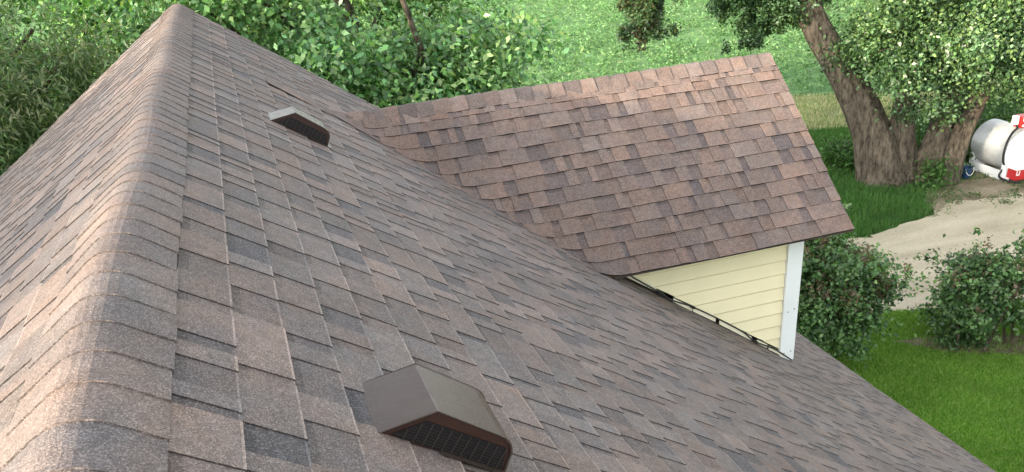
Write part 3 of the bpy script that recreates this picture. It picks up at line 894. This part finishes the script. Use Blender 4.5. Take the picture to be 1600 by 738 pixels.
# leafy weeds over the field: clumps of small leaves
P = scatter([(5, 26), (17.3, 26.5), (18.7, 29.8), (22.5, 28.9), (34, 26), (60, 52), (45, 95), (-6, 95), (-6, 40)], 26000, rg)
dist = np.hypot(P[:, 0], P[:, 1])
keep = rg.random(len(P)) < np.clip(1.35 - dist / 110, .3, 1)
P = P[keep]
thin = np.sin(P[:, 0] * .55 + 1.2) * np.sin(P[:, 1] * .38 + .6) + .5 * np.sin(P[:, 0] * 1.7 + P[:, 1] * .9)
P = P[(thin > -.75) | (rg.random(len(P)) < .35)]
cen = np.stack([P[:, 0], P[:, 1], rg.uniform(.05, .26, len(P))], 1)
V, F, col = foliage(cen, 11, .18, .17, [(.088, .205, .068), (.11, .23, .082), (.062, .155, .05), (.16, .265, .105)], rg, aspect=.42, up=.9, flat=.6, long_down=-.5, vj=.12)
tag(obj('field_weeds', V, F, M_GRASS, None, col), 'bright green leafy weeds covering the field', 'weeds', kind='stuff')
# taller weeds round the trunk and behind the tank
P = np.concatenate([scatter([(18.6, 19.3), (19.4, 19.3), (22.5, 20.3), (24.5, 23), (20.5, 22.5)], 420, rg), scatter([(16.2, 20.2), (16.9, 20.4), (17.4, 21.6), (16.4, 21.6)], 70, rg),
                    scatter([(16.9, 18.4), (17.7, 18.1), (18.1, 18.4), (17.6, 18.7)], 18, rg)])
cen = np.stack([P[:, 0], P[:, 1], rg.uniform(.1, .7, len(P))], 1)
V, F, col = foliage(cen, 42, .20, .12, WILD + [(.06, .12, .03)], rg, aspect=.5, up=.5)
tag(obj('tall_weeds', V, F, M_GRASS, None, col), 'tall dark weeds round the trunks and behind the tank', 'weeds', kind='stuff')

# ------------------------------------------------------------------ fuel tank and bucket
def galv():
    m, nt, b = new_mat('galvanised_paint', .38, .5)
    c = ramp(nt, noise(nt, 3.2, 6, .7), [(.3, (.38, .40, .40)), (.7, (.62, .64, .64))])
    nt.links.new(c, b.inputs['Base Color']); b.inputs['Metallic'].default_value = .15
    return m
M_GALV = galv()
M_TWHITE = plain('tank_white', (.82, .84, .84), .4, .5, .06, 3)
M_RED = plain('red_paint', (.42, .02, .02), .4, .5, .12, 8)
M_MARK = plain('white_marking', (.8, .8, .8), .5, .4, .03)
M_BLACK = plain('black_rubber', (.015, .016, .016), .5, .4)
M_BLUE = plain('blue_plastic', (.014, .045, .13), .4, .5, .1)
tb = np.array((20.0, 18.55, 0.012))
ax_f = np.array((-.06, -1.0, 0)); ax_f /= np.linalg.norm(ax_f)     # axis, toward the house
ax_r = np.array((-ax_f[1], ax_f[0], 0)); ax_z = np.array((0, 0, 1.))
RT, LT, HZ = .59, 1.30, .72
tank = empty('fuel_tank', tb, 'horizontal silver fuel tank with white end and red pump beside the big tree', 'fuel tank')
def TP(f, r, z): return tb + ax_f * f + ax_r * r + ax_z * z
def ringz(f, rad, n=40): return [TP(f, rad * math.cos(2 * math.pi * k / n), HZ + rad * math.sin(2 * math.pi * k / n)) for k in range(n)]
def lathe(rings, cap0=True, cap1=True):
    n = len(rings[0]); vs = [p for r in rings for p in r]; fs = []
    for i in range(len(rings) - 1):
        for k in range(n): fs.append([i * n + k, i * n + (k + 1) % n, (i + 1) * n + (k + 1) % n, (i + 1) * n + k])
    if cap0: fs.append(list(range(n))[::-1])
    if cap1: fs.append([(len(rings) - 1) * n + k for k in range(n)])
    return vs, fs
mb = MB(); mb.add(*lathe([ringz(-LT / 2 - .03, RT * .93), ringz(-LT / 2, RT), ringz(-LT / 2 + .02, RT), ringz(LT / 2 - .03, RT), ringz(LT / 2 - .005, RT * 1.012), ringz(LT / 2, RT * 1.012)]))
mb.build('shell', M_GALV, tank, smooth=False)
mb = MB(); mb.add(*lathe([ringz(LT / 2 + .002, RT * .995), ringz(LT / 2 + .02, RT * .985), ringz(LT / 2 + .035, RT * .90)]))
cap = mb.build('end_plate', M_TWHITE, tank)
mb = MB(); ex = (ax_r, ax_f, ax_z)
for r0 in (-.5, .5): mb.box(TP(0, r0, .05), (.10, LT + .3, .10), ex)
for f in (-.6, .6): mb.box(TP(f, 0, .20), (.95, .10, .22), ex)
for f in (-.6, .6):
    for s in (-1, 1): mb.box(TP(f, s * .5, .28), (.10, .08, .40), ex)
mb.build('skid', M_TWHITE, tank)
mb = MB(); mb.box(TP(.05, -.56, .18), (.03, 1.1, .16), (ax_r, ax_f, ax_z)); mb.build('side_plate', M_TWHITE, tank)
mb = MB(); mb.box(TP(LT / 2 + .20, .12, .22), (1.15, .30, .28), ex); bx = mb.build('red_cabinet', M_RED, tank)
mb = MB(); mb.box(TP(LT / 2 + .20, .12, .375), (1.19, .34, .03), ex); mb.build('lid', M_TWHITE, bx)
mb = MB()
for dz, dx, w_, h_ in ((0.02, -.45, .025, .12), (0.02, -.37, .025, .12), (-.03, -.41, .06, .025)): mb.box(TP(LT / 2 + .354, dx + .02, .255 + dz), (w_, .006, h_), ex)
mb.build('marking', M_MARK, bx)
mb = MB(); mb.box(TP(.36, .02, HZ + RT + .16), (.30, .26, .30), ex); mb.tube([TP(.36, .02, HZ + RT - .02), TP(.36, .02, HZ + RT + .03)], .10, 14); pump = mb.build('pump', M_RED, tank)
mb = MB()
for dx, dz, w_, h_ in ((-.09, .09, .03, .13), (-.05, .04, .09, .03), (.07, .10, .10, .03), (.07, .03, .10, .03), (-.04, -.09, .14, .05), (-.04, -.02, .03, .1)):
    mb.box(TP(.36 + .133, .02 + dx, HZ + RT + .155 + dz), (w_, .006, h_), ex)
mb.box(TP(.36, -.21, HZ + RT + .21), (.10, .14, .22), ex)
mb.build('pump_label', M_MARK, pump)
mb = MB()
hose = [TP(.36, -.24, HZ + RT + .16)] + [TP(.35 + .28 * math.sin(a * .9), -math.sin(a) * (RT + .03), HZ + math.cos(a) * (RT + .03)) for a in np.linspace(.25, 2.2, 8)] + [TP(.62, -.62, .12), TP(.95, -.55, .06), TP(1.1, -.3, .05)]
mb.tube(smooth_path(hose, 5), .030, 8); mb.build('hose', M_BLACK, tank, smooth=True)
mb = MB(); mb.box(TP(LT / 2 + .040, .02, HZ - .02), (.05, .004, .22), ex); mb.box(TP(LT / 2 + .040, .08, HZ + .03), (.16, .004, .05), ex); mb.box(TP(LT / 2 + .040, .15, HZ - .02), (.05, .004, .22), ex)
mb.build('lettering', M_BLACK, cap)

bk = np.array((18.85, 18.60, .012))
bucket = empty('bucket', bk, 'small dark blue plastic bucket with white handle on the dirt by the tank', 'bucket')
def bring(z, r, n=20): return [bk + (r * math.cos(2 * math.pi * k / n), r * math.sin(2 * math.pi * k / n), z) for k in range(n)]
mb = MB(); mb.add(*lathe([bring(0, .10), bring(.26, .125), bring(.27, .135), bring(.30, .135), bring(.30, .12), bring(.02, .095)], True, True))
mb.build('pail', M_BLUE, bucket)
mb = MB(); mb.tube([bk + np.array((.135 * math.cos(a), -.10 - .04 * math.sin(a), .28 - .18 * math.sin(a))) for a in np.linspace(0, math.pi, 13)], .009, 6); mb.build('handle', M_MARK, bucket, smooth=True)
